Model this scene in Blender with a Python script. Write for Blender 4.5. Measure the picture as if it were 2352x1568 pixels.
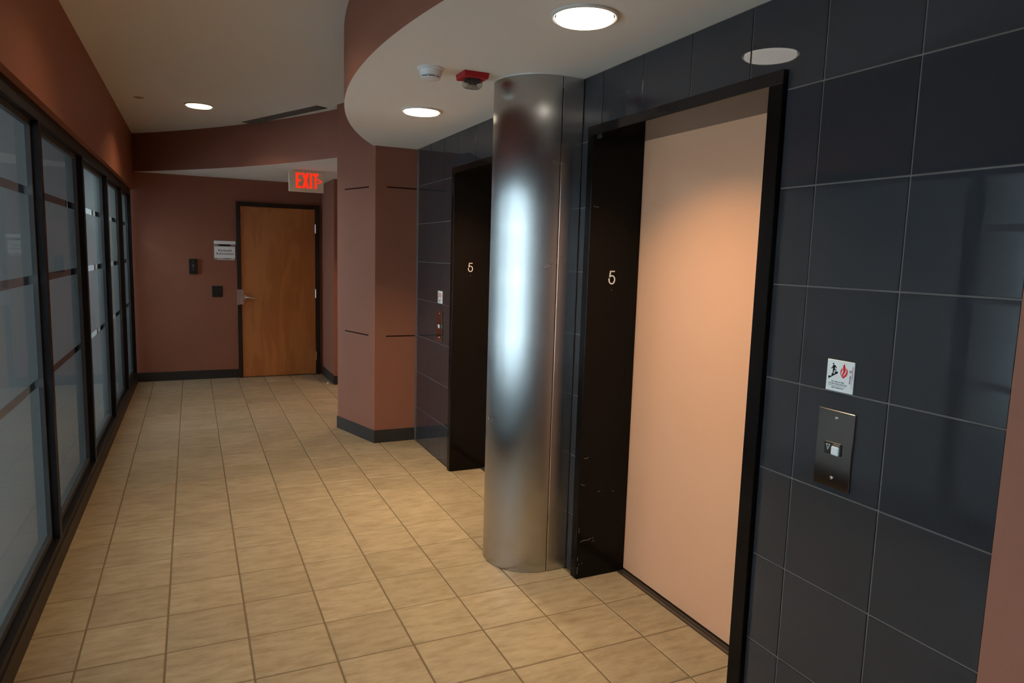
import bpy, bmesh, math, random
from mathutils import Vector, Matrix

random.seed(7)
for o in list(bpy.data.objects):
    bpy.data.objects.remove(o)
C = bpy.context.scene.collection
S = 0.305            # the place was laid out on a one-foot tile grid; 1 unit = 0.305 m
PI = math.pi

# ------------------------------------------------------------------ camera
YAW, PITCH, ROLL, FPX, EYE = 0.4421, -0.1229, 0.0288, 1580.87, 5.186
def camera():
    cy, sy = math.cos(YAW), math.sin(YAW); cp, sp = math.cos(PITCH), math.sin(PITCH)
    fw = Vector((sy*cp, cy*cp, sp)); r0 = Vector((cy, -sy, 0)); u0 = r0.cross(fw)
    r = r0*math.cos(ROLL) + u0*math.sin(ROLL); u = -r0*math.sin(ROLL) + u0*math.cos(ROLL)
    cam = bpy.data.cameras.new('camera'); ob = bpy.data.objects.new('camera', cam); C.objects.link(ob)
    m = Matrix((r, u, -fw)).transposed().to_4x4(); m.translation = Vector((0, 0, EYE*S))
    ob.matrix_world = m
    cam.sensor_width = 36; cam.lens = 36*FPX/2352; cam.clip_start = 0.02; cam.clip_end = 200
    bpy.context.scene.camera = ob
camera()

# ------------------------------------------------------------------ world, exposure
SKY = 7.8            # overcast daylight outside the offices
LAMP_W = 16.0        # watts of one downlight
LENS_E = 4.2
w = bpy.data.worlds.new('World'); bpy.context.scene.world = w; w.use_nodes = True
bg = w.node_tree.nodes['Background']; bg.inputs[0].default_value = (0.76, 0.87, 0.98, 1); bg.inputs[1].default_value = SKY
sc = bpy.context.scene
sc.view_settings.view_transform = 'Standard'; sc.view_settings.look = 'None'
sc.view_settings.exposure = 0.0; sc.view_settings.gamma = 1.0; sc.view_settings.use_curve_mapping = False
try:
    sc.cycles.use_denoising = True
    sc.cycles.denoiser = 'OPENIMAGEDENOISE'
    sc.cycles.max_bounces = 14; sc.cycles.diffuse_bounces = 5; sc.cycles.glossy_bounces = 5
    sc.cycles.transmission_bounces = 8; sc.cycles.transparent_max_bounces = 16
    sc.cycles.sample_clamp_indirect = 6.0; sc.cycles.blur_glossy = 0.5
except Exception:
    pass

# ------------------------------------------------------------------ materials
MATS = {}
def mat(name):
    m = bpy.data.materials.new(name); m.use_nodes = True
    nt = m.node_tree; return m, nt, nt.nodes, nt.links, nt.nodes['Principled BSDF']
def simple(name, col, rough=0.5, metal=0.0, spec=0.5, emis=None, es=0.0, coat=0.0, bump=0.0, bscale=60.0, var=0.0, vscale=3.0):
    m, nt, N, L, p = mat(name)
    p.inputs['Base Color'].default_value = (*col, 1); p.inputs['Roughness'].default_value = rough
    p.inputs['Metallic'].default_value = metal; p.inputs['Specular IOR Level'].default_value = spec
    p.inputs['Coat Weight'].default_value = coat; p.inputs['Coat Roughness'].default_value = 0.05
    if emis:
        p.inputs['Emission Color'].default_value = (*emis, 1); p.inputs['Emission Strength'].default_value = es
    tc = N.new('ShaderNodeTexCoord')
    if var:
        n = N.new('ShaderNodeTexNoise'); n.inputs['Scale'].default_value = vscale; n.inputs['Detail'].default_value = 4
        L.new(tc.outputs['Object'], n.inputs['Vector'])
        r = N.new('ShaderNodeMapRange'); r.inputs['From Min'].default_value = 0.3; r.inputs['From Max'].default_value = 0.7
        r.inputs['To Min'].default_value = 1-var; r.inputs['To Max'].default_value = 1+var
        L.new(n.outputs['Fac'], r.inputs['Value'])
        h = N.new('ShaderNodeVectorMath'); h.operation = 'SCALE'; h.inputs[0].default_value = col
        L.new(r.outputs['Result'], h.inputs['Scale']); L.new(h.outputs['Vector'], p.inputs['Base Color'])
    if bump:
        n = N.new('ShaderNodeTexNoise'); n.inputs['Scale'].default_value = bscale; n.inputs['Detail'].default_value = 5
        b = N.new('ShaderNodeBump'); b.inputs['Strength'].default_value = bump; b.inputs['Distance'].default_value = 0.004
        L.new(tc.outputs['Object'], n.inputs['Vector']); L.new(n.outputs['Fac'], b.inputs['Height']); L.new(b.outputs['Normal'], p.inputs['Normal'])
    MATS[name] = m
    return m

rust = simple('rust_paint', (0.290, 0.114, 0.073), 0.62, spec=0.35, bump=0.12, bscale=90, var=0.03)
ceil_m = simple('ceiling_paint', (0.785, 0.79, 0.75), 0.8, spec=0.2, bump=0.08, bscale=70)
black_gloss = simple('black_enamel', (0.006, 0.0052, 0.005), 0.13, spec=0.12, bump=0.02, bscale=30)
black_header = simple('black_header_enamel', (0.008, 0.007, 0.007), 0.08, spec=0.36)
black_frame = simple('black_window_frame', (0.006, 0.006, 0.008), 0.45, spec=0.22)
bead_m = simple('grey_glazing_bead', (0.045, 0.048, 0.050), 0.5, spec=0.3)
base_m = simple('dark_vinyl_base', (0.030, 0.029, 0.029), 0.45, spec=0.4, var=0.1, vscale=8)
curb_m = simple('dark_brown_base', (0.022, 0.016, 0.013), 0.5, spec=0.4)
grout_m = simple('floor_grout', (0.165, 0.125, 0.082), 0.9, spec=0.1, bump=0.3, bscale=200)
wgrout_m = simple('wall_grout', (0.150, 0.130, 0.122), 0.85, spec=0.2)
white_m = simple('white_plastic', (0.72, 0.73, 0.72), 0.45, spec=0.4)
dark_m = simple('dark_slot', (0.01, 0.01, 0.01), 0.7, spec=0.1)
chrome = simple('chrome', (0.78, 0.79, 0.80), 0.10, metal=1.0)
steel_d = simple('sill_steel', (0.16, 0.15, 0.14), 0.42, metal=0.9)
red_m = simple('red_housing', (0.38, 0.012, 0.016), 0.42, spec=0.4)
blk_plastic = simple('black_plastic', (0.012, 0.013, 0.012), 0.4, spec=0.4)
ink = simple('black_ink', (0.008, 0.009, 0.014), 0.6, spec=0.2)
red_ink = simple('red_ink', (0.62, 0.015, 0.02), 0.5, spec=0.2)
pink_ink = simple('pink_ink', (0.58, 0.30, 0.36), 0.5, spec=0.2)
num_m = simple('white_numeral', (0.85, 0.82, 0.80), 0.5)
plate_w = simple('white_sign_plate', (0.66, 0.72, 0.75), 0.35)
paper_m = simple('white_paper', (0.88, 0.93, 0.97), 0.3)
office_w = simple('office_wall', (0.50, 0.48, 0.44), 0.8)
office_dk = simple('office_dark_wall', (0.07, 0.045, 0.035), 0.8)
office_wh = simple('added_white_block', (0.74, 0.78, 0.78), 0.8)
carpet = simple('office_carpet', (0.10, 0.10, 0.11), 0.95, spec=0.1, bump=0.3, bscale=300)
exit_w = simple('exit_face', (0.78, 0.75, 0.60), 0.45)
exit_r = simple('exit_red', (0.8, 0.03, 0.01), 0.5, emis=(1.0, 0.030, 0.006), es=0.85)
led_m = simple('red_led', (0.5, 0.0, 0.0), 0.5, emis=(1, 0.05, 0.02), es=0.5)
lens_m = simple('lamp_lens', (0.9, 0.88, 0.8), 0.4, emis=(1.0, 0.84, 0.58), es=LENS_E)
lens_m2 = simple('lamp_lens_cool', (0.9, 0.9, 0.88), 0.4, emis=(1.0, 0.92, 0.80), es=LENS_E)
trim_m = simple('lamp_trim', (0.60, 0.60, 0.57), 0.4)
btn_m = simple('button_white', (0.62, 0.70, 0.74), 0.3)
grey_m = simple('grey_print', (0.25, 0.23, 0.25), 0.5)
grille_m = simple('vent_grille', (0.16, 0.14, 0.115), 0.6)
door_pink = simple('elevator_door_paint', (0.71, 0.375, 0.222), 0.36, spec=0.45, bump=0.05, bscale=140, var=0.015, vscale=2)

def mk_floor_tile():
    m, nt, N, L, p = mat('floor_tile_ceramic')
    tc = N.new('ShaderNodeTexCoord'); oi = N.new('ShaderNodeObjectInfo')
    off = N.new('ShaderNodeVectorMath'); off.operation = 'SCALE'; off.inputs[0].default_value = (37.0, 61.0, 13.0)
    L.new(oi.outputs['Random'], off.inputs['Scale'])
    ad = N.new('ShaderNodeVectorMath'); ad.operation = 'ADD'
    L.new(tc.outputs['Object'], ad.inputs[0]); L.new(off.outputs['Vector'], ad.inputs[1])
    mp = N.new('ShaderNodeMapping'); mp.inputs['Scale'].default_value = (8.0, 27.0, 10.0)
    L.new(ad.outputs['Vector'], mp.inputs['Vector'])
    n1 = N.new('ShaderNodeTexNoise'); n1.inputs['Scale'].default_value = 1.0; n1.inputs['Detail'].default_value = 8; n1.inputs['Roughness'].default_value = 0.68
    L.new(mp.outputs['Vector'], n1.inputs['Vector'])
    n2 = N.new('ShaderNodeTexNoise'); n2.inputs['Scale'].default_value = 4.0; n2.inputs['Detail'].default_value = 3
    L.new(ad.outputs['Vector'], n2.inputs['Vector'])
    rp = N.new('ShaderNodeValToRGB'); e = rp.color_ramp.elements
    e[0].position = 0.28; e[0].color = (0.235, 0.182, 0.115, 1); e[1].position = 0.72; e[1].color = (0.405, 0.332, 0.232, 1)
    e.new(0.5).color = (0.340, 0.270, 0.180, 1)
    L.new(n1.outputs['Fac'], rp.inputs['Fac'])
    hs = N.new('ShaderNodeHueSaturation'); L.new(rp.outputs['Color'], hs.inputs['Color'])
    a = N.new('ShaderNodeMath'); a.operation = 'MULTIPLY_ADD'; a.inputs[1].default_value = 0.16; a.inputs[2].default_value = 0.86
    L.new(oi.outputs['Random'], a.inputs[0])
    b = N.new('ShaderNodeMath'); b.operation = 'MULTIPLY_ADD'; b.inputs[1].default_value = 0.22
    L.new(n2.outputs['Fac'], b.inputs[0]); L.new(a.outputs[0], b.inputs[2]); 
    c = N.new('ShaderNodeMath'); c.operation = 'SUBTRACT'; c.inputs[1].default_value = 0.06; L.new(b.outputs[0], c.inputs[0])
    L.new(c.outputs[0], hs.inputs['Value']); L.new(hs.outputs['Color'], p.inputs['Base Color'])
    p.inputs['Roughness'].default_value = 0.44; p.inputs['Specular IOR Level'].default_value = 0.35
    bp = N.new('ShaderNodeBump'); bp.inputs['Strength'].default_value = 0.35; bp.inputs['Distance'].default_value = 0.003
    L.new(n1.outputs['Fac'], bp.inputs['Height']); L.new(bp.outputs['Normal'], p.inputs['Normal'])
    return m
floor_tile_m = mk_floor_tile()

def mk_wall_tile():
    m, nt, N, L, p = mat('wall_tile_polished')
    tc = N.new('ShaderNodeTexCoord'); oi = N.new('ShaderNodeObjectInfo')
    n = N.new('ShaderNodeTexNoise'); n.inputs['Scale'].default_value = 160; n.inputs['Detail'].default_value = 3
    L.new(tc.outputs['Object'], n.inputs['Vector'])
    mx = N.new('ShaderNodeMath'); mx.operation = 'MULTIPLY_ADD'; mx.inputs[1].default_value = 0.14; mx.inputs[2].default_value = 0.87
    L.new(oi.outputs['Random'], mx.inputs[0])
    m2 = N.new('ShaderNodeMath'); m2.operation = 'MULTIPLY_ADD'; m2.inputs[1].default_value = 0.15
    L.new(n.outputs['Fac'], m2.inputs[0]); L.new(mx.outputs[0], m2.inputs[2])
    v = N.new('ShaderNodeVectorMath'); v.operation = 'SCALE'; v.inputs[0].default_value = (0.0320, 0.0335, 0.0375)
    L.new(m2.outputs[0], v.inputs['Scale']); L.new(v.outputs['Vector'], p.inputs['Base Color'])
    p.inputs['Roughness'].default_value = 0.025; p.inputs['Specular IOR Level'].default_value = 0.5
    return m
wall_tile_m = mk_wall_tile()

def mk_steel(name, rough, col, sc=(2, 2, 260), amp=0.10):
    m, nt, N, L, p = mat(name)
    p.inputs['Metallic'].default_value = 1; p.inputs['Base Color'].default_value = (*col, 1)
    tc = N.new('ShaderNodeTexCoord'); mp = N.new('ShaderNodeMapping'); mp.inputs['Scale'].default_value = sc
    n = N.new('ShaderNodeTexNoise'); n.inputs['Scale'].default_value = 1; n.inputs['Detail'].default_value = 4
    n2 = N.new('ShaderNodeTexNoise'); n2.inputs['Scale'].default_value = 2.2; n2.inputs['Detail'].default_value = 5; n2.inputs['Distortion'].default_value = 0.6
    L.new(tc.outputs['Object'], mp.inputs['Vector']); L.new(mp.outputs['Vector'], n.inputs['Vector']); L.new(tc.outputs['Object'], n2.inputs['Vector'])
    a = N.new('ShaderNodeMath'); a.operation = 'MULTIPLY_ADD'; a.inputs[1].default_value = amp; a.inputs[2].default_value = rough-amp
    L.new(n.outputs['Fac'], a.inputs[0])
    b = N.new('ShaderNodeMath'); b.operation = 'MULTIPLY_ADD'; b.inputs[1].default_value = amp
    L.new(n2.outputs['Fac'], b.inputs[0]); L.new(a.outputs[0], b.inputs[2]); L.new(b.outputs[0], p.inputs['Roughness'])
    return m
steel = mk_steel('brushed_column_steel', 0.27, (0.455, 0.46, 0.455), sc=(1, 1, 3), amp=0.02)
def brush(m, k, rot):
    nt = m.node_tree; p = nt.nodes['Principled BSDF']; t = nt.nodes.new('ShaderNodeTangent'); t.direction_type = 'RADIAL'; t.axis = 'Z'
    p.inputs['Anisotropic'].default_value = k; p.inputs['Anisotropic Rotation'].default_value = rot
    nt.links.new(t.outputs[0], p.inputs['Tangent'])
brush(steel, 0.95, 0.0)
plate_s = mk_steel('call_plate_steel', 0.10, (0.42, 0.385, 0.36), sc=(2, 300, 2), amp=0.04)

def mk_wood():
    m, nt, N, L, p = mat('maple_veneer')
    tc = N.new('ShaderNodeTexCoord'); mp = N.new('ShaderNodeMapping'); mp.inputs['Scale'].default_value = (6.0, 6.0, 1.1)
    n = N.new('ShaderNodeTexNoise'); n.inputs['Scale'].default_value = 1.0; n.inputs['Detail'].default_value = 5; n.inputs['Distortion'].default_value = 1.1
    L.new(tc.outputs['Object'], mp.inputs['Vector']); L.new(mp.outputs['Vector'], n.inputs['Vector'])
    wv = N.new('ShaderNodeMath'); wv.operation = 'SINE'
    ml = N.new('ShaderNodeMath'); ml.operation = 'MULTIPLY'; ml.inputs[1].default_value = 26
    L.new(n.outputs['Fac'], ml.inputs[0]); L.new(ml.outputs[0], wv.inputs[0])
    mix = N.new('ShaderNodeMath'); mix.operation = 'MULTIPLY_ADD'; mix.inputs[1].default_value = 0.07
    L.new(wv.outputs[0], mix.inputs[0]); L.new(n.outputs['Fac'], mix.inputs[2])
    rp = N.new('ShaderNodeValToRGB'); e = rp.color_ramp.elements
    e[0].position = 0.3; e[0].color = (0.40, 0.138, 0.036, 1); e[1].position = 0.72; e[1].color = (0.52, 0.205, 0.058, 1)
    L.new(mix.outputs[0], rp.inputs['Fac']); L.new(rp.outputs['Color'], p.inputs['Base Color'])
    p.inputs['Roughness'].default_value = 0.32; p.inputs['Coat Weight'].default_value = 0.25; p.inputs['Coat Roughness'].default_value = 0.2
    return m
wood = mk_wood()

def mk_glass(name='window_glass', tint=(0.90, 0.95, 0.95), k=1.0):
    m, nt, N, L, p = mat(name); N.remove(p)
    out = N['Material Output']; tr = N.new('ShaderNodeBsdfTransparent'); tr.inputs[0].default_value = (*tint, 1)
    gl = N.new('ShaderNodeBsdfGlossy'); gl.inputs['Roughness'].default_value = 0.02
    fr = N.new('ShaderNodeFresnel'); fr.inputs['IOR'].default_value = 1.5
    mu = N.new('ShaderNodeMath'); mu.operation = 'MULTIPLY'; mu.inputs[1].default_value = k
    mx = N.new('ShaderNodeMixShader')
    ge = N.new('ShaderNodeNewGeometry'); iv = N.new('ShaderNodeMath'); iv.operation = 'SUBTRACT'; iv.inputs[0].default_value = 1.0
    m2 = N.new('ShaderNodeMath'); m2.operation = 'MULTIPLY'     # only the outer face mirrors; the inner faces just pass light
    L.new(ge.outputs['Backfacing'], iv.inputs[1]); L.new(iv.outputs[0], m2.inputs[0])
    L.new(fr.outputs[0], mu.inputs[0]); L.new(mu.outputs[0], m2.inputs[1]); L.new(m2.outputs[0], mx.inputs[0]); L.new(tr.outputs[0], mx.inputs[1]); L.new(gl.outputs[0], mx.inputs[2])
    L.new(mx.outputs[0], out.inputs['Surface']); return m
glass = mk_glass(k=0.85)
clear_plastic = mk_glass('clear_dome', (0.80, 0.80, 0.80), 1.6)

def mk_film():
    m, nt, N, L, p = mat('frosted_film'); N.remove(p); out = N['Material Output']
    t = N.new('ShaderNodeBsdfTranslucent'); t.inputs[0].default_value = (0.78, 0.84, 0.84, 1)
    r = N.new('ShaderNodeBsdfRefraction'); r.inputs['Roughness'].default_value = 0.42; r.inputs['IOR'].default_value = 1.30; r.inputs[0].default_value = (0.92, 0.94, 0.95, 1)
    d = N.new('ShaderNodeBsdfDiffuse'); d.inputs[0].default_value = (0.42, 0.42, 0.40, 1)
    a = N.new('ShaderNodeMixShader'); a.inputs[0].default_value = 0.94
    b = N.new('ShaderNodeMixShader'); b.inputs[0].default_value = 0.08
    L.new(t.outputs[0], a.inputs[1]); L.new(r.outputs[0], a.inputs[2]); L.new(a.outputs[0], b.inputs[1]); L.new(d.outputs[0], b.inputs[2])
    L.new(b.outputs[0], out.inputs['Surface']); return m
film = mk_film()

# ------------------------------------------------------------------ mesh helpers (all in feet, scaled when built)
class M:
    def __init__(s): s.v = []; s.f = []
    def add(s, vs, fs):
        n = len(s.v); s.v += [tuple(map(float, q)) for q in vs]; s.f += [tuple(i+n for i in f) for f in fs]; return s
    def box(s, x0, x1, y0, y1, z0, z1):
        return s.add([(x0,y0,z0),(x1,y0,z0),(x1,y1,z0),(x0,y1,z0),(x0,y0,z1),(x1,y0,z1),(x1,y1,z1),(x0,y1,z1)],
                     [(0,3,2,1),(4,5,6,7),(0,1,5,4),(1,2,6,5),(2,3,7,6),(3,0,4,7)])
    def prism(s, poly, z0, z1):            # polygon in xy
        n = len(poly)
        return s.add([(x,y,z0) for x,y in poly]+[(x,y,z1) for x,y in poly],
                     [tuple(range(n-1,-1,-1)), tuple(range(n,2*n))]+[(i,(i+1)%n,n+(i+1)%n,n+i) for i in range(n)])
    def prism_x(s, poly, x0, x1):          # polygon in yz
        n = len(poly)
        return s.add([(x0,y,z) for y,z in poly]+[(x1,y,z) for y,z in poly],
                     [tuple(range(n-1,-1,-1)), tuple(range(n,2*n))]+[(i,(i+1)%n,n+(i+1)%n,n+i) for i in range(n)])
    def prism_y(s, poly, y0, y1):          # polygon in xz
        n = len(poly)
        return s.add([(x,y0,z) for x,z in poly]+[(x,y1,z) for x,z in poly],
                     [tuple(range(n-1,-1,-1)), tuple(range(n,2*n))]+[(i,(i+1)%n,n+(i+1)%n,n+i) for i in range(n)])
    def lathe(s, prof, c, n=40, close=False):   # profile (r,z) about a vertical axis
        vs = []; fs = []
        for r, z in prof:
            for i in range(n):
                a = 2*PI*i/n; vs.append((c[0]+r*math.cos(a), c[1]+r*math.sin(a), z))
        k = len(prof)
        for j in range(k-1 if not close else k):
            for i in range(n):
                j2 = (j+1) % k
                fs.append((j*n+i, j*n+(i+1)%n, j2*n+(i+1)%n, j2*n+i))
        if not close:
            fs.append(tuple(range(n-1,-1,-1))); fs.append(tuple((k-1)*n+i for i in range(n)))
        return s.add(vs, fs)
    def tube(s, pts, r, n=10):
        pts = [Vector(p) for p in pts]; vs = []; fs = []
        for k, p in enumerate(pts):
            d = (pts[min(k+1,len(pts)-1)]-pts[max(k-1,0)]).normalized()
            a = d.cross(Vector((0,0,1)))
            if a.length < 1e-3: a = d.cross(Vector((1,0,0)))
            a.normalize(); b = d.cross(a)
            for i in range(n):
                t = 2*PI*i/n; vs.append(tuple(p + a*r*math.cos(t) + b*r*math.sin(t)))
        for k in range(len(pts)-1):
            for i in range(n): fs.append((k*n+i, k*n+(i+1)%n, (k+1)*n+(i+1)%n, (k+1)*n+i))
        fs.append(tuple(range(n-1,-1,-1))); fs.append(tuple((len(pts)-1)*n+i for i in range(n)))
        return s.add(vs, fs)
    def xf(s, fn): s.v = [tuple(fn(*q)) for q in s.v]; return s
    def mesh(s, name, m, org=(0,0,0), bevel=0, smooth=False, seg=2):
        bm = bmesh.new(); vs = [bm.verts.new(((x-org[0])*S,(y-org[1])*S,(z-org[2])*S)) for x,y,z in s.v]
        for f in s.f:
            try: bm.faces.new([vs[i] for i in f])
            except ValueError: pass
        if len(bm.faces) > 1: bmesh.ops.recalc_face_normals(bm, faces=bm.faces)
        if bevel: bmesh.ops.bevel(bm, geom=list(bm.edges), offset=bevel*S, segments=seg, profile=0.5, affect='EDGES', clamp_overlap=True)
        me = bpy.data.meshes.new(name); bm.to_mesh(me); bm.free(); me.materials.append(m)
        if smooth:
            for p in me.polygons: p.use_smooth = True
            try: me.set_sharp_from_angle(angle=math.radians(32))
            except Exception: pass
        return me
    def build(s, name, m, parent=None, org=None, bevel=0, smooth=False, seg=2):
        po = parent.get('_org') if parent else None
        if org is None: org = tuple(po) if po is not None else center(s.v)
        me = s.mesh(name, m, org, bevel, smooth, seg)
        return link(name, me, org, parent)
def center(vs):
    return tuple((min(v[i] for v in vs)+max(v[i] for v in vs))/2 for i in range(2)) + (min(v[2] for v in vs),)
def link(name, me, org, parent=None):
    o = bpy.data.objects.new(name, me); C.objects.link(o)
    po = list(parent['_org']) if parent else (0,0,0)
    o.location = tuple((org[i]-po[i])*S for i in range(3)); o['_org'] = list(map(float, org))
    if parent: o.parent = parent
    return o
def tag(o, label=None, cat=None, group=None, kind=None):
    if label: o['label'] = label
    if cat: o['category'] = cat
    if group: o['group'] = group
    if kind: o['kind'] = kind
    return o
def thing(name, loc, label=None, cat=None, group=None, kind=None):
    o = bpy.data.objects.new(name, None); C.objects.link(o); o.empty_display_size = 0.1
    o.location = tuple(c*S for c in loc); o['_org'] = list(map(float, loc))
    return tag(o, label, cat, group, kind)
def struct(o, label): return tag(o, label, kind='structure')
def text(body, name, m, parent, origin, right, up, height, depth=0.004, align='CENTER', wscale=1.0, offset=0.0, spacing=1.0):
    """lettering turned into a mesh; origin = centre of the baseline, right/up = world axes in feet"""
    cu = bpy.data.curves.new(name, 'FONT'); cu.body = body; cu.align_x = align; cu.size = 1.0; cu.extrude = 0.0; cu.offset = offset; cu.space_character = spacing
    tmp = bpy.data.objects.new('t', cu); C.objects.link(tmp)
    bpy.context.view_layer.update()
    me = bpy.data.meshes.new_from_object(tmp.evaluated_get(bpy.context.evaluated_depsgraph_get()))
    bpy.data.objects.remove(tmp)
    k = height/0.72; R = Vector(right).normalized(); U = Vector(up).normalized(); Nn = R.cross(U)
    po = Vector(list(parent['_org'])); O = Vector(origin)
    bm = bmesh.new(); bm.from_mesh(me)
    r = bmesh.ops.extrude_face_region(bm, geom=list(bm.faces))
    for v in [g for g in r['geom'] if isinstance(g, bmesh.types.BMVert)]: v.co.z += depth/k
    for v in bm.verts: v.co = (O + R*v.co.x*k*wscale + U*v.co.y*k + Nn*v.co.z*k - po)*S
    bmesh.ops.recalc_face_normals(bm, faces=bm.faces)
    out = bpy.data.meshes.new(name); bm.to_mesh(out); bm.free(); out.materials.append(m)
    o = bpy.data.objects.new(name, out); C.objects.link(o); o.parent = parent; o['_org'] = list(parent['_org'])
    return o
def copy_tree(o, parent=None):
    c = o.copy(); C.objects.link(c); c.parent = parent
    for ch in [x for x in bpy.data.objects if x.parent == o]: copy_tree(ch, c)
    return c

# ------------------------------------------------------------------ plan (feet)
XE = 5.653                    # elevator wall face
Y0, YB = -6.0, 29.6           # wall behind the camera, far wall
ZL, ZF, ZH = 7.95, 7.90, 9.27 # lobby ceiling, far low ceiling, hall ceiling
def xw(y): return -1.90 + 0.0095*(y-9)
AC, AR = (19.50, 10.156), 17.075       # curved edge of the lobby soffit
BC, BR = (-22.617, 9.555), 28.956        # curved edge of the far bulkhead
def ax(y, dr=0): return AC[0]-math.sqrt((AR+dr)**2-(y-AC[1])**2)
P1, P2 = (3.937, 20.241), (4.532, 18.22)
N1, N2 = (3.937, 0.42), (4.532, 2.437)

# ------------------------------------------------------------------ floor
FX, FY, FA = -1.4325, 11.3376, -0.006
fc, fs_ = math.cos(FA), math.sin(FA)
floor = M().box(-2.35, 9.4, Y0-.3, YB+.3, -0.30, -0.009).build('floor', grout_m)
struct(floor, 'tan ceramic tile floor of the elevator lobby and corridor')
def tile_mesh(x0, x1, y0, y1):            # one tile with an eased edge, top at z = 0
    g = 0.0105; b = 0.011; x0 += g; x1 -= g; y0 += g; y1 -= g
    m = M(); m.add([(x0,y0,-.02),(x1,y0,-.02),(x1,y1,-.02),(x0,y1,-.02),(x0,y0,-b*.8),(x1,y0,-b*.8),(x1,y1,-b*.8),(x0,y1,-b*.8),
                    (x0+b,y0+b,0),(x1-b,y0+b,0),(x1-b,y1-b,0),(x0+b,y1-b,0)],
                   [(0,1,5,4),(1,2,6,5),(2,3,7,6),(3,0,4,7),(4,5,9,8),(5,6,10,9),(6,7,11,10),(7,4,8,11),(8,9,10,11)])
    return m
full_tile = tile_mesh(-.5, .5, -.5, .5).mesh('tile', floor_tile_m)
NICHES = [(5.68, 9.15), (11.51, 15.14)]
rest = M(); ntile = 0
for a in range(-19, 18):
    for b in range(-1, 11):
        u0, v0 = FX+b, FY-a-1
        cx, cyy = u0+.5, v0+.5
        X = cx*fc-cyy*fs_; Y = cx*fs_+cyy*fc
        if b == 7 and Y < 18.3:
            vw_ = v0+Y-cyy; seg = [(max(vw_, n0), min(vw_+1, n1)) for n0, n1 in NICHES if min(vw_+1, n1)-max(vw_, n0) > 0.05]
            for s0, s1 in seg:
                me = tile_mesh(u0-cx, 6.40-X, s0-Y, s1-Y).mesh('tile', floor_tile_m)
                link('tile', me, (X, Y, 0), floor)
            continue
        if b > 6 and (Y < 20.0): continue
        if b > 6 and X > 9.2: continue
        if Y < 5.3:
            if b <= 6 and Y > Y0: rest.add(tile_mesh(max(u0, -2.3), u0+1, v0, v0+1).v, [(0,1,5,4),(1,2,6,5),(2,3,7,6),(3,0,4,7),(4,5,9,8),(5,6,10,9),(6,7,11,10),(7,4,8,11),(8,9,10,11)])
            continue
        if Y > YB+.4: continue
        if 18.3 < Y < 20.1 and X > 5.2: continue
        if b == -1:
            me = tile_mesh(max(-.5, -2.05-X), .5, -.5, .5).mesh('tile', floor_tile_m)
            o = link('tile', me, (X, Y, 0), floor)
        else:
            if b > 6:
                rest.add(tile_mesh(u0, u0+1, v0, v0+1).v, [(0,1,5,4),(1,2,6,5),(2,3,7,6),(3,0,4,7),(4,5,9,8),(5,6,10,9),(6,7,11,10),(7,4,8,11),(8,9,10,11)]); continue
            o = link('tile', full_tile, (X, Y, 0), floor)
        o.rotation_euler.z = FA
        o.location.z += random.uniform(-.0004, .0002)
        ntile += 1
tag(rest.build('tile_field', floor_tile_m, floor, org=(0, 0, 0)), kind='stuff')
for ch in [o for o in C.objects if o.parent == floor]:
    pass

# ------------------------------------------------------------------ ceilings
hall = M().box(-2.35, 9.4, Y0-.3, YB+.3, ZH, ZH+.2).build('ceiling', ceil_m)
struct(hall, 'high plain ceiling over the corridor')
ys = [1.6+(18.9-1.6)*i/56 for i in range(57)]
low = [(ax(y, -.004), y) for y in ys] + [(6.0, 18.9), (6.0, 1.6)]
struct(M().prism(low, ZL, ZL+.12).build('ceiling', ceil_m), 'lower curved-edge ceiling over the elevator doors')
fas = [(ax(y), y) for y in ys] + [(ax(y, -.14), y) for y in reversed(ys)]
struct(M().prism(fas, ZL+.001, ZH+.01).build('trim_1', rust, smooth=True), 'curved rust fascia around the lowered elevator ceiling')
def by(t, dr=0): return (BC[0]+(BR+dr)*math.cos(t), BC[1]+(BR+dr)*math.sin(t))
t0, t1 = math.asin((19.7-BC[1])/BR), math.asin((30.2-BC[1])/BR)
ts = [t0+(t1-t0)*i/44 for i in range(45)]
band = [by(t) for t in ts] + [by(t, .15) for t in reversed(ts)]
struct(M().prism(band, ZF+.001, ZH+.01).build('trim_2', rust, smooth=True), 'curved rust bulkhead dropping in front of the exit sign')
lowf = [by(t, .002) for t in ts] + [(9.4, 30.2), (9.4, 19.7)]
struct(M().prism(lowf, ZF, ZF+.1).build('ceiling', ceil_m), 'low ceiling over the far end by the office door')

# ------------------------------------------------------------------ elevator wall with single tiles
core = M()
OPEN = [(5.485, 9.31, 7.168), (11.35, 15.31, 7.168)]
FR_IN = [(5.68, 9.15), (11.51, 15.14)]
cx0, cx1 = XE+.012, XE+.42
core.box(cx0, cx1, N2[1]-.05, 5.6, 0, ZL+.1)
core.box(cx0, cx1, 9.22, 11.45, 0, ZL+.1)
core.box(cx0, cx1, 15.22, P2[1]+.05, 0, ZL+.1)
core.box(cx0, cx1, 5.5, 9.3, 7.10, ZL+.1)
core.box(cx0, cx1, 11.4, 15.3, 7.10, ZL+.1)
wall_e = core.build('wall_elevator', wgrout_m)
struct(wall_e, 'elevator wall clad in dark polished square tiles')
def wall_tile(poly):
    g = .011
    cy_ = sum(p[0] for p in poly)/len(poly); cz_ = sum(p[1] for p in poly)/len(poly)
    M().prism_x(poly, XE, XE+.03).build('tile', wall_tile_m, wall_e, org=(XE, cy_, cz_), bevel=.004, seg=1)
BLOCK = [(5.485, 9.31, 7.168), (11.35, 15.31, 7.168), (9.66, 11.0, 8.2)]
g = .0085
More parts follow.
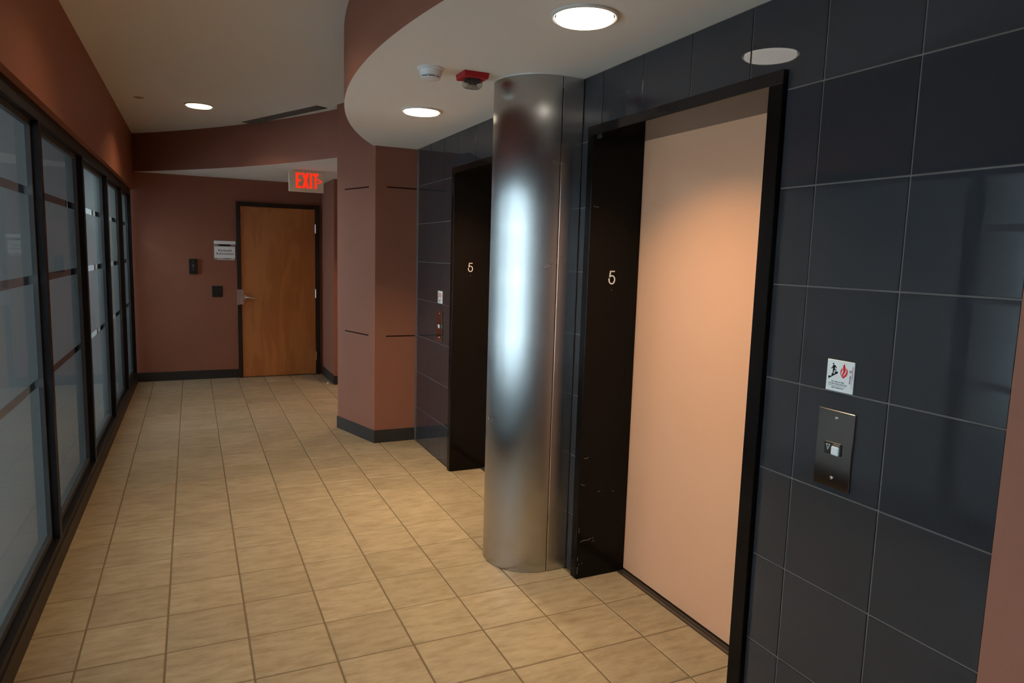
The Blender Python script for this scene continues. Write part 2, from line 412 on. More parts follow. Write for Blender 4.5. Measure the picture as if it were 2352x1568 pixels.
for c in range(-13, 4):
    ya, yb_ = max(5.033+(-c)-1+1-1, 2.437), min(5.033-c, P2[1])
    if yb_-ya < .03: continue
    for r in range(9):
        za, zb = (0.0 if r == 0 else .9725+(r-1)), min(.9725+r, ZL)
        if zb-za < .05: continue
        a0, a1, b0, b1 = ya+g, yb_-g, za+g, zb-g
        if b1-b0 < .03: continue
        poly = [(a0, b0), (a1, b0), (a1, b1), (a0, b1)]; skip = False
        for o0, o1, oz in BLOCK:
            if za >= oz or yb_ <= o0 or ya >= o1: continue
            inside = ya >= o0 and yb_ <= o1
            if zb <= oz:
                if inside: skip = True
                elif ya < o0: poly = [(a0, b0), (o0-.004, b0), (o0-.004, b1), (a0, b1)]; a1 = o0-.004
                else: poly = [(o1+.004, b0), (a1, b0), (a1, b1), (o1+.004, b1)]; a0 = o1+.004
            else:
                t = oz+.004
                if inside: poly = [(a0, t), (a1, t), (a1, b1), (a0, b1)]
                elif ya < o0: poly = [(a0, b0), (o0-.004, b0), (o0-.004, t), (a1, t), (a1, b1), (a0, b1)]
                else: poly = [(o1+.004, b0), (a1, b0), (a1, b1), (a0, b1), (a0, t), (o1+.004, t)]
        if skip or max(p[0] for p in poly)-min(p[0] for p in poly) < .02: continue
        wall_tile(poly)

# ------------------------------------------------------------------ rust walls
def wall(name, poly, z0, z1, label, m=rust): return struct(M().prism(poly, z0, z1).build(name, m), label)
wall('wall_far', [(-2.2, YB), (9.4, YB), (9.4, YB+.4), (-2.2, YB+.4)], 0, ZH, 'rust painted end wall with the wooden office door')
wp = wall('wall_pier', [P1, P2, (XE+.42, P2[1]), (9.4, P2[1]), (9.4, P1[1])], 0, ZH, 'angled rust wall beyond the elevators')
wr = wall('wall_recess', [(5.12, 26.97), (9.4, 26.97), (9.4, YB), (5.12, YB)], 0, ZH, 'rust wall beside the office door')
wn = wall('wall_near', [N1, N2, (XE+.42, N2[1]), (7.4, N2[1]), (7.4, Y0), (3.937, Y0)], 0, ZH, 'angled rust wall on the near side of the elevators')
wall('wall_back', [(-2.4, Y0-.3), (9.4, Y0-.3), (9.4, Y0), (-2.4, Y0)], 0, ZH, 'wall behind the viewer')
wall('wall_side', [(9.2, P1[1]), (9.4, P1[1]), (9.4, 27.0), (9.2, 27.0)], 0, ZH, 'end of the side passage')
# thin dark reveal strips let into the rust pier
def strip_on(pa, pb, fa, fb, z, parent):
    d = Vector((pb[0]-pa[0], pb[1]-pa[1])); n = Vector((d.y, -d.x)).normalized()
    if n.y > 0: n = -n
    a = Vector(pa)+d*fa; b = Vector(pa)+d*fb; q = n*.004
    M().prism([tuple(a+q), tuple(b+q), tuple(b-n*.03), tuple(a-n*.03)], z-.018, z+.018).build('reveal_strip', simple('reveal_brown', (0.030, 0.012, 0.010), .8, spec=0.05) if 'reveal_brown' not in MATS else MATS['reveal_brown'], parent)
for z in (6.91, 2.94):
    strip_on(P1, P2, .215, .84, z, wp)
    strip_on(P2, (XE, P2[1]), .275, 1.0, z, wp)
# baseboards
def baseboard(name, pa, pb, n, label, h=.35):
    q = Vector(n).normalized()*.035; a = Vector(pa); b = Vector(pb)
    return struct(M().prism([tuple(a), tuple(b), tuple(b+q), tuple(a+q)], 0, h).build(name, base_m, bevel=.006, seg=1), label)
d = Vector((P2[0]-P1[0], P2[1]-P1[1])); nn = Vector((-abs(d.y), -abs(d.x)))
baseboard('baseboard_far', (-1.95, YB), (1.80, YB), (0, -1), 'dark grey base along the end wall')
pq = .035
struct(M().prism([(P1[0]-.034, P1[1]-.0), (P2[0]-.022, P2[1]-.035), (XE, P2[1]-.035), (XE, P2[1]), P2, P1], 0, .35).build('baseboard_pier', base_m), 'dark grey base around the angled rust pier')
struct(M().prism([(5.085, 26.935), (5.085, YB-.12), (5.12, YB-.12), (5.12, 26.97), (9.2, 26.97), (9.2, 26.935)], 0, .35).build('baseboard_recess', base_m), 'dark grey base of the recess wall')
baseboard('baseboard_near', N1, N2, (-1, .3), 'dark grey base of the near rust wall')

# ------------------------------------------------------------------ window wall on the left
def WL(s, d_, z): return (xw(s)+d_, s-d_*.0095, z)
def wl(s0, s1, d0, d1, z0, z1, tgt=None):
    m = tgt or M(); k = len(m.v); m.box(s0, s1, d0, d1, z0, z1)
    m.v[k:] = [WL(*q) for q in m.v[k:]]
    return m
struct(wl(Y0, YB, -.9, 0, 7.25, ZH+.05).build('wall_left', rust), 'rust wall above the office windows')
MULL = [-5.3, -.75, 3.75, 8.22, 12.88, 17.35, 21.85, 25.95, 29.35]     # mullion centres
FD = -.115                                       # frame face
struct(wl(Y0, YB, -.9, FD+.015, 0, .30).build('baseboard_left', curb_m, bevel=0), 'dark brown base under the office windows')
names = ['behind the viewer', 'beside the viewer', 'just left of the view', 'first at the left edge', 'second from the left edge', 'bright third one from the left', 'fourth from the left', 'last one by the end wall']
BANDS = [3.02, 4.62, 5.96]
ZB0, ZB1 = .52, 6.93
GD = FD-.16
for i in range(len(MULL)-1):
    s0, s1 = MULL[i], MULL[i+1]; a, b = s0+.1, s1-.1
    wn_ = thing('window_%d' % (i+1), WL((s0+s1)/2, GD, .3), 'frosted interior window with clear bands, '+names[i], kind='structure')
    wl(a, b, GD-.14, FD, .30, .43).build('bottom_rail', black_frame, wn_)
    wl(a, b, GD-.14, FD, 7.02, 7.25).build('head_rail', black_frame, wn_)
    wl(s1-.1, s1+.1, GD-.14, FD, .30, 7.25).build('mullion', black_frame, wn_)
    if i == 0: wl(s0-.1, s0+.1, GD-.14, FD, .30, 7.25).build('mullion', black_frame, wn_)
    for nm, q in (('glazing_bead', (a, a+.05, ZB0-.09, ZB1+.09)), ('glazing_bead', (b-.05, b, ZB0-.09, ZB1+.09)),
                  ('glazing_bead', (a, b, ZB0-.09, ZB0)), ('glazing_bead', (a, b, ZB1, ZB1+.09))):
        wl(q[0], q[1], GD-.06, GD+.055, q[2], q[3]).build(nm, bead_m, wn_)
    wl(a, b, GD-.008, GD+.008, ZB0-.06, ZB1+.06).build('glass_pane', glass, wn_)
    zz = [ZB0-.05]+[z for bz in BANDS for z in (bz-.065, bz+.065)]+[ZB1+.05]
    for k in range(0, len(zz), 2):
        wl(a+.02, b-.02, GD-.018, GD-.0095, zz[k], zz[k+1]).build('frosted_film', film, wn_)

# offices behind the windows
XO = -13.0
struct(M().box(XO-.3, -2.15, Y0-.3, YB+.4, -.3, -.01).build('floor', carpet), 'grey office carpet behind the windows')
struct(M().box(XO-.3, -2.6, Y0-.3, YB+.4, 8.6, 8.8).build('ceiling', office_w), 'office ceiling behind the windows')
def office_wall(y, m, th=.25): struct(M().box(XO, -2.27, y, y+th, 0, 8.6).build('wall_office', m), 'partition between the offices')
office_wall(Y0-.3, office_w); office_wall(12.78, simple('office_brown_wall', (.060, .036, .028), .8))
struct(M().box(-4.1, -2.27, 17.25, 17.5, 0, 8.6).build('wall_office', office_dk), 'unseen dark wing wall added to darken the second pane')  # unseen stub added so the second pane stays dark at a grazing view
struct(M().box(XO, -2.95, 21.75, 22.0, 0, 8.6).build('wall_office', office_dk), 'unseen partition across the open office, made dark to dim the near panes')  # made dark to dim what shows through the near panes
struct(M().box(-2.95, -2.27, 21.70, 22.05, 0, 8.6).build('wall_office', office_wh), 'unseen white block added behind the third pane to brighten it'); office_wall(YB+.15, office_w)  # unseen white block added so the third pane looks bright
# exterior wall with openings
def ext(yA, yB, z0, z1, name='wall_exterior', XO=XO):
    m = M()
    m.box(XO-.3, XO, yA, yB, 0, z0); m.box(XO-.3, XO, yA, yB, z1, 8.6)
    n = max(1, round((yB-yA)/5))
    for k in range(n+1):
        y = yA+(yB-yA)*k/n; m.box(XO-.3, XO, y-.15, y+.15, z0, z1)
    struct(m.build(name, office_w), 'exterior wall with daylit openings')
ext(Y0-.3, 21.85, .15, 8.3)
ext(21.85, YB+.4, 1.0, 7.8, XO=-8.0)

# unseen glowing panels added to brighten the far frosted panes
panel_m = simple('added_panel_glow', (.9, .9, .9), .5, emis=(0.80, 0.95, 1.0), es=15.0)
for (x, y) in ((-4.3, 19.9), (-4.6, 25.8)):
    t = thing('added_glow_panel', (x, y, 8.5), 'unseen glowing panel added to light up the %s office, behind frosted glass' % ('bright middle' if y < 21 else 'far end'), 'ceiling light')
    M().box(x-1.0, x+1.0, y-1.5, y+1.5, 8.52, 8.58).build('diffuser', panel_m, t)
    fq = M().box(x-1.08, x-1.0, y-1.58, y+1.58, 8.48, 8.6); fq.box(x+1.0, x+1.08, y-1.58, y+1.58, 8.48, 8.6); fq.box(x-1.0, x+1.0, y-1.58, y-1.5, 8.48, 8.6); fq.box(x-1.0, x+1.0, y+1.5, y+1.58, 8.48, 8.6)
    fq.build('frame', white_m, t)

# ------------------------------------------------------------------ elevators
def scratch(parent, pts, y, r=.0022):
    M().tube([(x, y, z) for x, z in pts], r, 5).build('scratch', simple('scratch_grey', (.35, .36, .34), .6) if 'scratch_grey' not in MATS else MATS['scratch_grey'], parent)
FXF = XE-.063
def elevator(o0, i0, i1, o1, label, marks):
    t = thing('elevator_entrance', (XE, (o0+o1)/2, 0), label, 'elevator', 'elevator entrances')
    M().box(FXF, 6.53, o0, i0, 0, 7.168).build('jamb', black_gloss, t, bevel=.006, seg=1)
    jf = M().box(FXF, 6.53, i1, o1, 0, 7.168).build('jamb', black_gloss, t, bevel=.006, seg=1)
    M().box(FXF-.004, 6.53, o0-.002, o1+.002, 7.03, 7.172).build('header', black_header, t, bevel=.006, seg=1)
    M().box(6.53, 6.62, o0, o1, .035, 7.6).build('door_panel', door_pink, t)
    sl = M(); sl.box(6.40, 6.455, i0, i1, -.02, .006); sl.box(6.475, 6.70, i0, i1, -.02, .008)
    sl.box(6.40, 6.70, i0, i1, -.05, -.012)
    sl.build('sill', steel_d, t)
    M().box(6.63, 6.75, o0-.3, o1+.3, -.2, 8.2).build('shaft_wall', dark_m, t)
    # floor number on the far jamb and a raised dot under it
    stroke_five(jf, 6.035, i1, 4.90)
    M().lathe([(.012, 0), (.012, .004)], (0, 0), 10).xf(lambda x, y, z: (6.034+x, i1-z, 4.705+y)).build('braille_dot', simple('dull_dot', (.05, .05, .05), .5) if 'dull_dot' not in MATS else MATS['dull_dot'], jf)
    if marks:
        for pts in marks: scratch(jf, pts, i1-.001)
    return t
def stroke_five(parent, cx, y, cz):
    h = .195; wd = .105; r = .0088
    P = [(wd*.42, h*.5), (-wd*.36, h*.5), (-wd*.43, h*.03)]
    arc = []
    # bowl: from the foot of the stem over the top right and round to the bottom left
    ctr = (-.004, -h*.17); rx, rz = wd*.50, h*.325
    for k in range(19):
        a = math.radians(140-(140+215-5)*k/18*.97)
        arc.append((ctr[0]+rx*math.cos(a), ctr[1]+rz*math.sin(a)))
    def ribbon(pts):
        m = M(); n = len(pts); L_ = []; R_ = []
        for i, p in enumerate(pts):
            a = Vector(pts[max(i-1, 0)]); b = Vector(pts[min(i+1, n-1)]); dd = (b-a).normalized(); nn_ = Vector((-dd.y, dd.x))*r
            L_.append(Vector(p)+nn_); R_.append(Vector(p)-nn_)
        for i in range(n-1):
            q = [L_[i], L_[i+1], R_[i+1], R_[i]]
            m.prism_y([(cx+c.x, cz+c.y) for c in q], y-.008, y)
        return m
    m = ribbon([P[0], P[1]]); m2 = ribbon([(P[1][0]+.004, P[1][1]+.009), P[2]]); m3 = ribbon([P[2]]+arc)
    for k in (m2, m3): m.add(k.v, k.f)
    m.build('floor_number', num_m, parent)
marks = [[(5.66, .62), (5.72, .64), (5.80, .635), (5.86, .66)], [(5.88, .60), (5.93, .605)], [(5.895, .64), (5.895, .67)], [(5.64, .24), (5.66, .24)],
         [(5.70, .245), (5.715, .255)], [(5.62, .08), (5.625, .20)], [(5.63, 1.60), (5.66, 1.57), (5.70, 1.565)], [(5.62, .31), (5.622, .36)],
         [(5.625, .78), (5.627, .86)], [(6.22, 1.42), (6.26, 1.40)], [(5.95, 1.43), (6.0, 1.44)], [(5.66, 2.02), (5.71, 2.01), (5.74, 2.03)], [(5.64, 5.98), (5.74, 5.97)]]
elevator(5.485, 5.68, 9.15, 9.31, 'near elevator opening in black enamel frame with peach door', marks)
elevator(11.35, 11.51, 15.14, 15.31, 'far elevator opening half hidden behind the steel column', None)

# ------------------------------------------------------------------ steel column
CC, CR = (5.28, 10.33), .761
col = thing('steel_column', (CC[0], CC[1], 0), 'round brushed steel column between the two elevators', 'column')
n = 72
pts = [(CC[0]+CR*math.cos(a), CC[1]+CR*math.sin(a)) for a in [PI/2+.02+(PI-.04)*k/n for k in range(n+1)]]
M().prism(pts+[(CC[0], CC[1]-CR+.03), (CC[0], CC[1]+CR-.03)], .006, ZL-.004).build('nose_panel', steel, col, smooth=True)
for sgn in (-1, 1):
    yy = CC[1]+sgn*CR; yi = CC[1]+sgn*(CR-.05)
    M().box(CC[0]+.010, XE-.012, min(yy, yi), max(yy, yi), .006, ZL-.004).build('side_panel', steel, col, bevel=.004, seg=1)
    M().box(CC[0]-.02, CC[0]+.03, min(yi, CC[1]+sgn*(CR-.09)), max(yi, CC[1]+sgn*(CR-.09)), .006, ZL-.004).build('seam_backing', dark_m, col)
    M().box(CC[0]+.001, CC[0]+.009, min(yy-sgn*.002, yi), max(yy-sgn*.002, yi), .006, ZL-.004).build('seam_strip', chrome, col)
    M().box(XE-.012, XE, min(yy, yi)+.0, max(yy, yi), 0, ZL).build('edge_strip', black_frame, col)
M().prism([(CC[0]+(CR+.01)*math.cos(a), CC[1]+(CR+.01)*math.sin(a)) for a in [PI/2+PI*k/n for k in range(n+1)]]+[(XE, CC[1]-CR-.01), (XE, CC[1]+CR+.01)], ZL-.012, ZL+.001).build('caulk_ring', white_m, col)

# ------------------------------------------------------------------ call stations and fire notices
SIGN = dict(stairs=[(0.079,0.37),(0.08,0.467),(0.175,0.468),(0.195,0.478),(0.191,0.544),(0.223,0.567),(0.299,0.547),(0.311,0.556),(0.309,0.622),(0.327,0.634),(0.405,0.631),(0.425,0.61),(0.41,0.582),(0.257,0.487)],
 head=[(0.229,0.893),(0.25,0.885),(0.257,0.868),(0.249,0.845),(0.232,0.839),(0.214,0.846),(0.207,0.865),(0.214,0.885)],
 body=[(0.217,0.816),(0.25,0.833),(0.293,0.829),(0.326,0.808),(0.35,0.775),(0.364,0.736),(0.354,0.729),(0.327,0.762),(0.303,0.777),(0.299,0.74),(0.297,0.703),(0.327,0.693),(0.358,0.689),(0.356,0.656),(0.341,0.654),(0.324,0.668),(0.277,0.661),(0.269,0.634),(0.26,0.568),(0.226,0.572),(0.229,0.647),(0.226,0.72),(0.213,0.732),(0.183,0.709),(0.146,0.708),(0.15,0.723),(0.186,0.737),(0.207,0.773)],
 f1=[(0.573,0.78),(0.527,0.718),(0.51,0.652),(0.519,0.58),(0.55,0.521),(0.624,0.447),(0.652,0.474),(0.609,0.494),(0.569,0.533),(0.539,0.583),(0.539,0.638),(0.57,0.697),(0.581,0.744)],
 f2=[(0.644,0.918),(0.606,0.867),(0.59,0.81),(0.6,0.756),(0.612,0.703),(0.609,0.657),(0.584,0.599),(0.579,0.544),(0.61,0.485),(0.624,0.447),(0.612,0.522),(0.627,0.578),(0.667,0.639),(0.691,0.697),(0.693,0.752),(0.672,0.812),(0.655,0.865)],
 f3=[(0.71,0.791),(0.75,0.742),(0.77,0.682),(0.766,0.618),(0.736,0.55),(0.68,0.496),(0.624,0.447),(0.624,0.496),(0.645,0.549),(0.692,0.597),(0.722,0.656),(0.723,0.72)])
def notice():
    y1, y0, z0, z1 = 4.698, 4.392, 3.983, 4.287; xf = XE-.014
    t = thing('fire_notice', (XE, (y0+y1)/2, z0), 'white fire notice with stair figure and red flame, above the near call button', 'sign', 'fire notices')
    M().box(xf, XE, y0, y1, z0, z1).build('plate', plate_w, t, bevel=.004, seg=1)
    def P(u, v): return (y1-(y1-y0)*u, z0+(z1-z0)*v)
    def fig(keys, nm, m):
        k_ = M()
        for k in keys: k_.prism_x([P(u, v) for u, v in SIGN[k]], xf-.002, xf)
        return k_.build(nm, m, t)
    fig(['stairs', 'head', 'body'], 'stair_figure', ink); fig(['f1', 'f2', 'f3'], 'flame', red_ink)
    def bar(u0, u1, v0, v1, nm, m): (ya, za), (yb, zb) = P(u0, v0), P(u1, v1); M().box(xf-.0015, xf, yb, ya, za, zb).build(nm, m, t)
    bar(.11, .725, .172, .181, 'rule_line', ink)
    bar(.925, .962, .46, .862, 'pink_bar', pink_ink); bar(.925, .94, .17, .46, 'pink_bar', pink_ink)
    R, U = (0, -1, 0), (0, 0, 1)
    def tx(s_, u, v, h, **k):
        y, z = P(u, v); return text(s_, 'lettering', ink, t, (xf, y, z), R, U, h*(z1-z0), .0015, **k)
    tx('IN CASE OF FIRE', .44, .285, .046, wscale=1.0); tx('DO NOT USE ELEVATORS', .44, .215, .046, wscale=.92); tx('USE STAIRWAYS', .44, .095, .046, wscale=.98)
    y, z = P(.893, .315); text('Schindler', 'maker_name', ink, t, (xf, y, z), (0, 0, 1), (0, 1, 0), .052*(z1-z0), .0015, align='LEFT', offset=.012)
    ring = M(); yc, zc = P(.872, .70); ro, ri = .0125, .0085
    for k in range(16):
        a, b = 2*PI*k/16, 2*PI*(k+1)/16
        ring.prism_x([(yc+ro*math.cos(a), zc+ro*math.sin(a)), (yc+ro*math.cos(b), zc+ro*math.sin(b)), (yc+ri*math.cos(b), zc+ri*math.sin(b)), (yc+ri*math.cos(a), zc+ri*math.sin(a))], xf-.0015, xf)
    ring.build('emblem', ink, t)
    return t
def call_station():
    y0, y1, z0, z1 = 4.337, 4.745, 3.035, 3.80; xf = XE-.020
    t = thing('call_station', (XE, (y0+y1)/2, z0), 'near steel call plate with down arrow and one pale square button', 'call button', 'elevator call plates')
    M().box(xf, XE, y0, y1, z0, z1).build('plate', plate_s, t, bevel=.005, seg=1)
    for z in (3.73, 3.136):
        s_ = M().lathe([(.017, 0), (.016, .006), (.009, .011)], (0, 0), 16).xf(lambda x, y, zz, z=z: (xf-zz, 4.538+x, z+y)).build('screw', chrome, t, smooth=True)
    hsg = M().box(xf-.018, xf+.005, 4.448, 4.640, 3.362, 3.486).build('button_housing', blk_plastic, t, bevel=.012)
    M().box(xf-.034, xf-.010, 4.460, 4.546, 3.368, 3.456).build('button', btn_m, hsg, bevel=.012)
    M().box(xf-.0195, xf-.010, 4.462, 4.532, 3.466, 3.476).build('print_line', grey_m, hsg)
    tri = [(4.614, 3.462), (4.566, 3.462), (4.590, 3.405)]; ins = [(4.606, 3.457), (4.574, 3.457), (4.590, 3.416)]
    m = M()
    for k in range(3):
        m.prism_x([tri[k], tri[(k+1) % 3], ins[(k+1) % 3], ins[k]], xf-.0195, xf-.017)
    m.build('down_arrow', btn_m, hsg)
    return t
nt_ = notice(); cs = call_station()
DYS = 16.15-4.541
c = copy_tree(nt_); c.location.y += DYS*S; c['label'] = 'small white fire notice beyond the steel column, above the far call plate'
c = copy_tree(cs); c.location.y += DYS*S; c['label'] = 'far steel call plate left of the half-hidden elevator'

# ------------------------------------------------------------------ ceiling lamps
def lamp(x, y, z, label, warm, power, group, spread=110, lens=None):
    t = thing('downlight', (x, y, z), label, 'ceiling light', group)
    M().lathe([(.345, z-.005), (.350, z-.020), (.372, z-.030), (.398, z-.018), (.402, z+.001), (.345, z+.001)], (x, y), 48, close=True).build('trim_ring', trim_m, t, smooth=True)
    M().lathe([(.330, z-.002), (.333, z-.040), (.325, z-.052), (.20, z-.060), (.05, z-.062)], (x, y), 48).build('lens', lens or lens_m, t, smooth=True)
    M().lathe([(.3445, z+.001), (.3445, z-.004), (.331, z-.004), (.331, z+.001)], (x, y), 48, close=True).build('gasket', dark_m, t)
    l = bpy.data.lights.new('downlight_beam', 'AREA'); l.shape = 'DISK'; l.size = .62*S; l.energy = power; l.color = warm; l.spread = math.radians(spread)
    lo = bpy.data.objects.new('downlight_beam', l); C.objects.link(lo); lo.parent = t; lo.location = (0, 0, -.070*S)
    return t
WARM = (1.0, .725, .40); WARM2 = (1.0, .66, .37)
lamp(4.22, 7.21, ZL, 'round lit downlight in the curved ceiling in front of the near elevator', WARM, LAMP_W*.85, 'round downlights', lens=lens_m2)
lamp(4.22, 13.34, ZL, 'round lit downlight in the curved ceiling by the far elevator', WARM, LAMP_W*1.2, 'round downlights')
lamp(.44, 22.58, ZH, 'small round downlight in the high corridor ceiling', WARM2, LAMP_W*.45, 'round downlights', spread=136)
lamp(.44, 11.7, ZH, 'round downlight in the high corridor ceiling above the viewer', WARM2, LAMP_W*.22, 'round downlights', spread=136)
lamp(7.2, 23.6, ZF, 'round downlight round the corner in the side passage', WARM2, LAMP_W*.8, 'round downlights')

# ------------------------------------------------------------------ ceiling devices
sx, sy = 3.39, 10.29
sd = thing('smoke_detector', (sx, sy, ZL), 'white round smoke detector on the curved ceiling', 'smoke detector')
def q_(*p): return [(r, ZL-h) for r, h in p]
M().lathe(q_((.205, 0), (.203, .022), (.186, .034), (.165, .038)), (sx, sy), 40).build('base', white_m, sd, smooth=True)
M().lathe(q_((.176, .034), (.170, .088), (.154, .112), (.154, .116)), (sx, sy), 40).build('body', white_m, sd, smooth=True)
M().lathe(q_((.138, .114), (.138, .146)), (sx, sy), 40).build('intake_slot', dark_m, sd)
M().lathe(q_((.157, .121), (.157, .128), (.136, .128), (.136, .121)), (sx, sy), 40, close=True).build('louvre_ring', white_m, sd)
M().lathe(q_((.150, .141), (.146, .156), (.11, .170), (.04, .176)), (sx, sy), 40).build('cap', white_m, sd, smooth=True)
for k in range(8):
    a = 2*PI*k/8+.2
    M().box(.136, .154, -.007, .007, ZL-.143, ZL-.114).xf(lambda x, y, z, a=a: (sx+x*math.cos(a)-y*math.sin(a), sy+x*math.sin(a)+y*math.cos(a), z)).build('rib', white_m, sd)
stx, sty = 4.055, 10.265
st = thing('fire_strobe', (stx, sty, ZL), 'red ceiling strobe with clear domed lens beside the steel column', 'alarm strobe')
M().add([(3.85, 10.07, ZL), (4.26, 10.07, ZL), (4.26, 10.46, ZL), (3.85, 10.46, ZL), (3.862, 10.082, ZL-.085), (4.248, 10.082, ZL-.085), (4.248, 10.448, ZL-.085), (3.862, 10.448, ZL-.085)],
        [(0,1,2,3),(4,7,6,5),(0,4,5,1),(1,5,6,2),(2,6,7,3),(3,7,4,0)]).build('housing', red_m, st, bevel=.008)
def oval(r0, r1, z, n=28): return [(stx+r0*math.copysign(abs(math.cos(a))**.75, math.cos(a)), sty+r1*math.copysign(abs(math.sin(a))**.75, math.sin(a)), z) for a in [2*PI*k/n for k in range(n)]]
def loft(rings):
    m = M(); n = len(rings[0]); m.v = [p for r in rings for p in r]
    for j in range(len(rings)-1):
        for i in range(n): m.f.append((j*n+i, j*n+(i+1) % n, (j+1)*n+(i+1) % n, (j+1)*n+i))
    m.f.append(tuple(range(n-1, -1, -1))); m.f.append(tuple((len(rings)-1)*n+i for i in range(n))); return m
loft([oval(.150, .13, ZL-.083), oval(.155, .135, ZL-.14), oval(.150, .13, ZL-.185), oval(.12, .10, ZL-.210), oval(.05, .04, ZL-.215)]).build('lens', clear_plastic, st, smooth=True)
loft([oval(.125, .105, ZL-.08), oval(.125, .105, ZL-.118), oval(.09, .08, ZL-.122)]).build('reflector', dark_m, st)
M().tube([(stx-.07, sty, ZL-.15), (stx+.07, sty, ZL-.15)], .012, 8).build('flash_tube', chrome, st)
M().box(stx-.09, stx+.09, sty-.02, sty+.02, ZL-.178, ZL-.170).build('bracket', chrome, st)
sp = thing('ceiling_disc', (-1.09, 22.4, ZH), 'small dull round cover plate on the high ceiling', 'cover plate')
M().lathe([(.13, ZH), (.128, ZH-.012), (.06, ZH-.018)], (-1.09, 22.4), 24).build('plate', simple('disc_tan', (.36, .31, .25), .6), sp)
# linear slot diffuser
va, vb, vw = Vector((1.74, 24.66)), Vector((3.44, 20.69)), .30
vd = (vb-va).normalized(); vn = Vector((vd.y, -vd.x))
if vn.x < 0: vn = -vn
vt = thing('linear_vent', (2.8, 22.7, ZH), 'long slotted air vent in the high ceiling by the curved bulkhead', 'air vent')
def vbox(n0, n1, l0, l1, z0, z1):
    L_ = (vb-va).length
    return M().prism([tuple(va+vn*n0+vd*l0), tuple(va+vn*n1+vd*l0), tuple(va+vn*n1+vd*(L_-l1)), tuple(va+vn*n0+vd*(L_-l1))], z0, z1)
vbox(0, .36, 0, 0, ZH-.004, ZH).build('backing', dark_m, vt)
for k in range(4): vbox(.035+.082*k, .035+.082*k+.044, .05, .05, ZH-.03, ZH-.003).build('slat', grille_m, vt)
fm = M()
for q in ((0, .02, 0, 0), (.34, .36, 0, 0)): k_ = vbox(*q, ZH-.02, ZH); fm.add(k_.v, k_.f)
fm.build('frame', grille_m, vt)

# ------------------------------------------------------------------ exit sign
EY = 24.75
ex = thing('exit_sign', (3.77, EY, 7.17), 'hanging sign with glowing red EXIT letters and arrow before the wooden door', 'exit sign')
M().box(3.195, 4.345, EY-.045, EY+.11, 7.165, 7.845).build('housing', exit_w, ex, bevel=.015)
M().box(3.35, 4.20, EY-.02, EY+.09, 7.845, ZF).build('canopy', exit_w, ex, bevel=.008)
R_, U_ = (1, 0, 0), (0, 0, 1); yf = EY-.046
def letters():
    h0, h1 = 7.285, 7.800; s_ = .075
    P_ = []
    def q(poly): P_.append(poly)
    def bar(x0, x1, z0, z1): q([(x0, z0), (x1, z0), (x1, z1), (x0, z1)])
    bar(3.418, 3.498, h0, h1); bar(3.498, 3.600, h1-.075, h1); bar(3.498, 3.600, h0, h0+.075); bar(3.498, 3.588, 7.505, 7.580)
    q([(3.622, h1), (3.708, h1), (3.856, h0), (3.770, h0)]); q([(3.770, h1), (3.856, h1), (3.708, h0), (3.622, h0)])
    bar(3.878, 3.955, h0, h1)
    bar(3.975, 4.165, h1-.08, h1); bar(4.035, 4.112, h0, h1-.08)
    ar = [[(4.145, 7.645), (4.275, 7.555), (4.275, 7.52), (4.225, 7.545), (4.145, 7.60)], [(4.145, 7.45), (4.275, 7.52), (4.275, 7.555), (4.225, 7.53), (4.145, 7.495)]]
    for i_, p in enumerate(P_):
        pass
    groups = {'letter_e': P_[0:4], 'letter_x': P_[4:6], 'letter_i': P_[6:7], 'letter_t': P_[7:9], 'arrow': ar}
    for nm, ps in groups.items():
        m = M()
        for j, p in enumerate(ps): m.prism_y(p, yf-.006-.0005*j, yf)
        m.build(nm, exit_r, ex)
letters()

# ------------------------------------------------------------------ office door in the far wall
d1 = thing('door_1', (3.4, YB, 0), 'wooden office door in a black frame', kind='structure')
fr = M()
fr.prism_y([(1.80, 0), (1.945, 0), (1.945, 6.87), (4.845, 6.87), (4.845, 0), (5.00, 0), (5.00, 7.02), (1.80, 7.02)], YB-.12, YB+.02)
fr.build('frame', simple('door_frame_paint', (.016, .011, .010), .4), d1)
slab = M().box(1.955, 4.835, YB-.075, YB+.02, .025, 6.855).build('door_slab', wood, d1, bevel=.008, seg=1)
M().box(1.95, 4.84, YB-.10, YB, 0, .018).build('threshold', steel_d, d1)
for z in (6.08, 3.42, .80):
    M().tube([(4.845, YB-.135, z-.18), (4.845, YB-.135, z+.18)], .024, 10).build('hinge', chrome, slab, smooth=True)
M().box(1.775, 1.885, YB-.15, YB-.115, 2.955, 3.575).build('latch_guard', chrome, d1, bevel=.012)
M().box(1.885, 2.035, YB-.145, YB-.074, 2.975, 3.565).build('lock_plate', chrome, slab, bevel=.012)
hd = M().lathe([(.085, 0), (.085, .03), (.05, .05), (.045, .14)], (0, 0), 24).xf(lambda x, y, z: (2.09+x, YB-.075-z, 3.26+y))
hd.build('rose', chrome, slab, smooth=True)
M().tube([(2.09, YB-.20, 3.26), (2.13, YB-.225, 3.262), (2.20, YB-.225, 3.255), (2.36, YB-.215, 3.235), (2.49, YB-.20, 3.225)], .038, 12).build('lever', chrome, slab, smooth=True)
for xx in (2.085, 2.235):
    M().lathe([(.022, 0), (.018, .02)], (0, 0), 12).xf(lambda x, y, z, xx=xx: (xx+x, YB-.08-z, 3.37+y)).build('screw', chrome, slab)

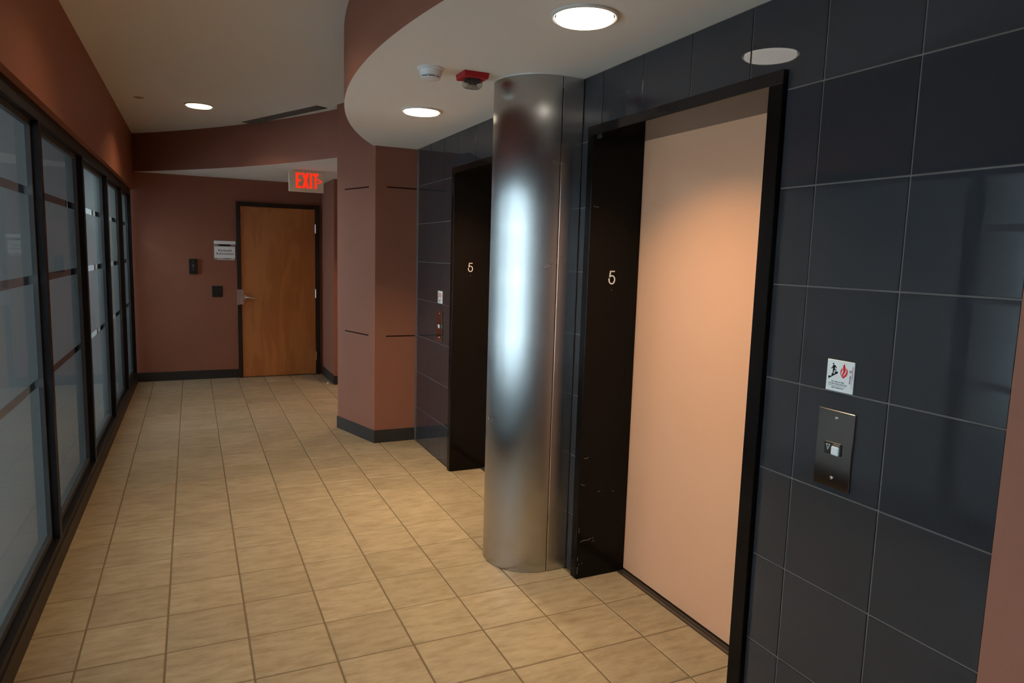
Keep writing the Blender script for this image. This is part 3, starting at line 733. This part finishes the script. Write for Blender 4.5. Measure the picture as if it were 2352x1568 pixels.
# ------------------------------------------------------------------ small fittings on the far wall
nh = thing('name_sign', (1.37, YB, 4.72), 'white paper name sign in clear holder left of the wooden door', 'sign')
M().box(.975, 1.745, YB-.022, YB, 4.715, 5.47).build('holder', simple('holder_grey', (.36, .31, .33), .25, spec=.6), nh, bevel=.006)
M().box(.985, 1.77, YB-.12, YB-.018, 5.335, 5.47).build('top_lip', paper_m, nh, bevel=.02)
M().box(.985, 1.745, YB-.028, YB-.022, 4.80, 5.245).build('paper', paper_m, nh)
M().prism_y([(1.075, 4.800), (1.72, 4.800), (1.72, 4.715), (1.10, 4.715)], YB-.027, YB-.022).build('lower_slip', simple('slip_grey', (.55, .50, .52), .5), nh)
M().box(1.33, 1.58, YB-.029, YB-.027, 4.765, 4.785).build('pen_mark', simple('blue_ink', (.05, .05, .25), .5), nh)
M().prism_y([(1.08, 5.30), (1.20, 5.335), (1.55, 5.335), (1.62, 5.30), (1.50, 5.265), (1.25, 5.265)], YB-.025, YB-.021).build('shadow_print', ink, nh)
def serif(o_, s_, cx_, z_, h_, w_):
    t_ = text(s_, 'lettering', MATS['black_ink'], nh, (cx_, YB-.028, z_), (1, 0, 0), (0, 0, 1), h_, .001, wscale=w_, offset=.012, spacing=1.12)
    return t_
serif(nh, 'Rockwell', 1.375, 5.055, .085, 1.0)
serif(nh, 'Automation', 1.375, 4.93, .085, 1.0)
sw = thing('intercom_box', (.22, YB, 4.16), 'small black wall box with grey markings left of the name sign', 'intercom')
M().box(.075, .375, YB-.09, YB, 4.16, 4.735).build('body', blk_plastic, sw, bevel=.02)
for z, w_, h_ in ((4.62, .03, .03), (4.50, .07, .035), (4.43, .05, .04), (4.32, .05, .03)):
    M().box(.22-w_/2, .22+w_/2, YB-.096, YB-.088, z-h_/2, z+h_/2).build('button', MATS['grey_print'], sw)
cr_ = thing('card_reader', (1.06, YB, 3.26), 'flat square black card reader left of the door handle', 'card reader')
M().box(.885, 1.255, YB-.05, YB, 3.275, 3.70).build('cover', blk_plastic, cr_, bevel=.015)
M().box(.862, 1.265, YB-.015, YB, 3.262, 3.712).build('back_plate', simple('reader_grey', (.05, .055, .055), .4), cr_, bevel=.006)
M().lathe([(.010, 0), (.010, .006)], (0, 0), 10).xf(lambda x, y, z: (1.175+x, YB-.05-z, 3.60+y)).build('indicator', led_m, cr_)
db = M(); db.add([(4.87, 27.30, .002), (4.95, 27.27, .002), (4.96, 27.34, .002), (4.90, 27.36, .002), (4.90, 27.31, .05), (4.94, 27.31, .06)], [(0, 1, 2, 3), (0, 1, 5, 4), (1, 2, 5), (2, 3, 4, 5), (3, 0, 4)])
tag(db.build('paper_scrap', white_m), 'tiny crumpled white scrap on the floor by the recess baseboard', 'litter')
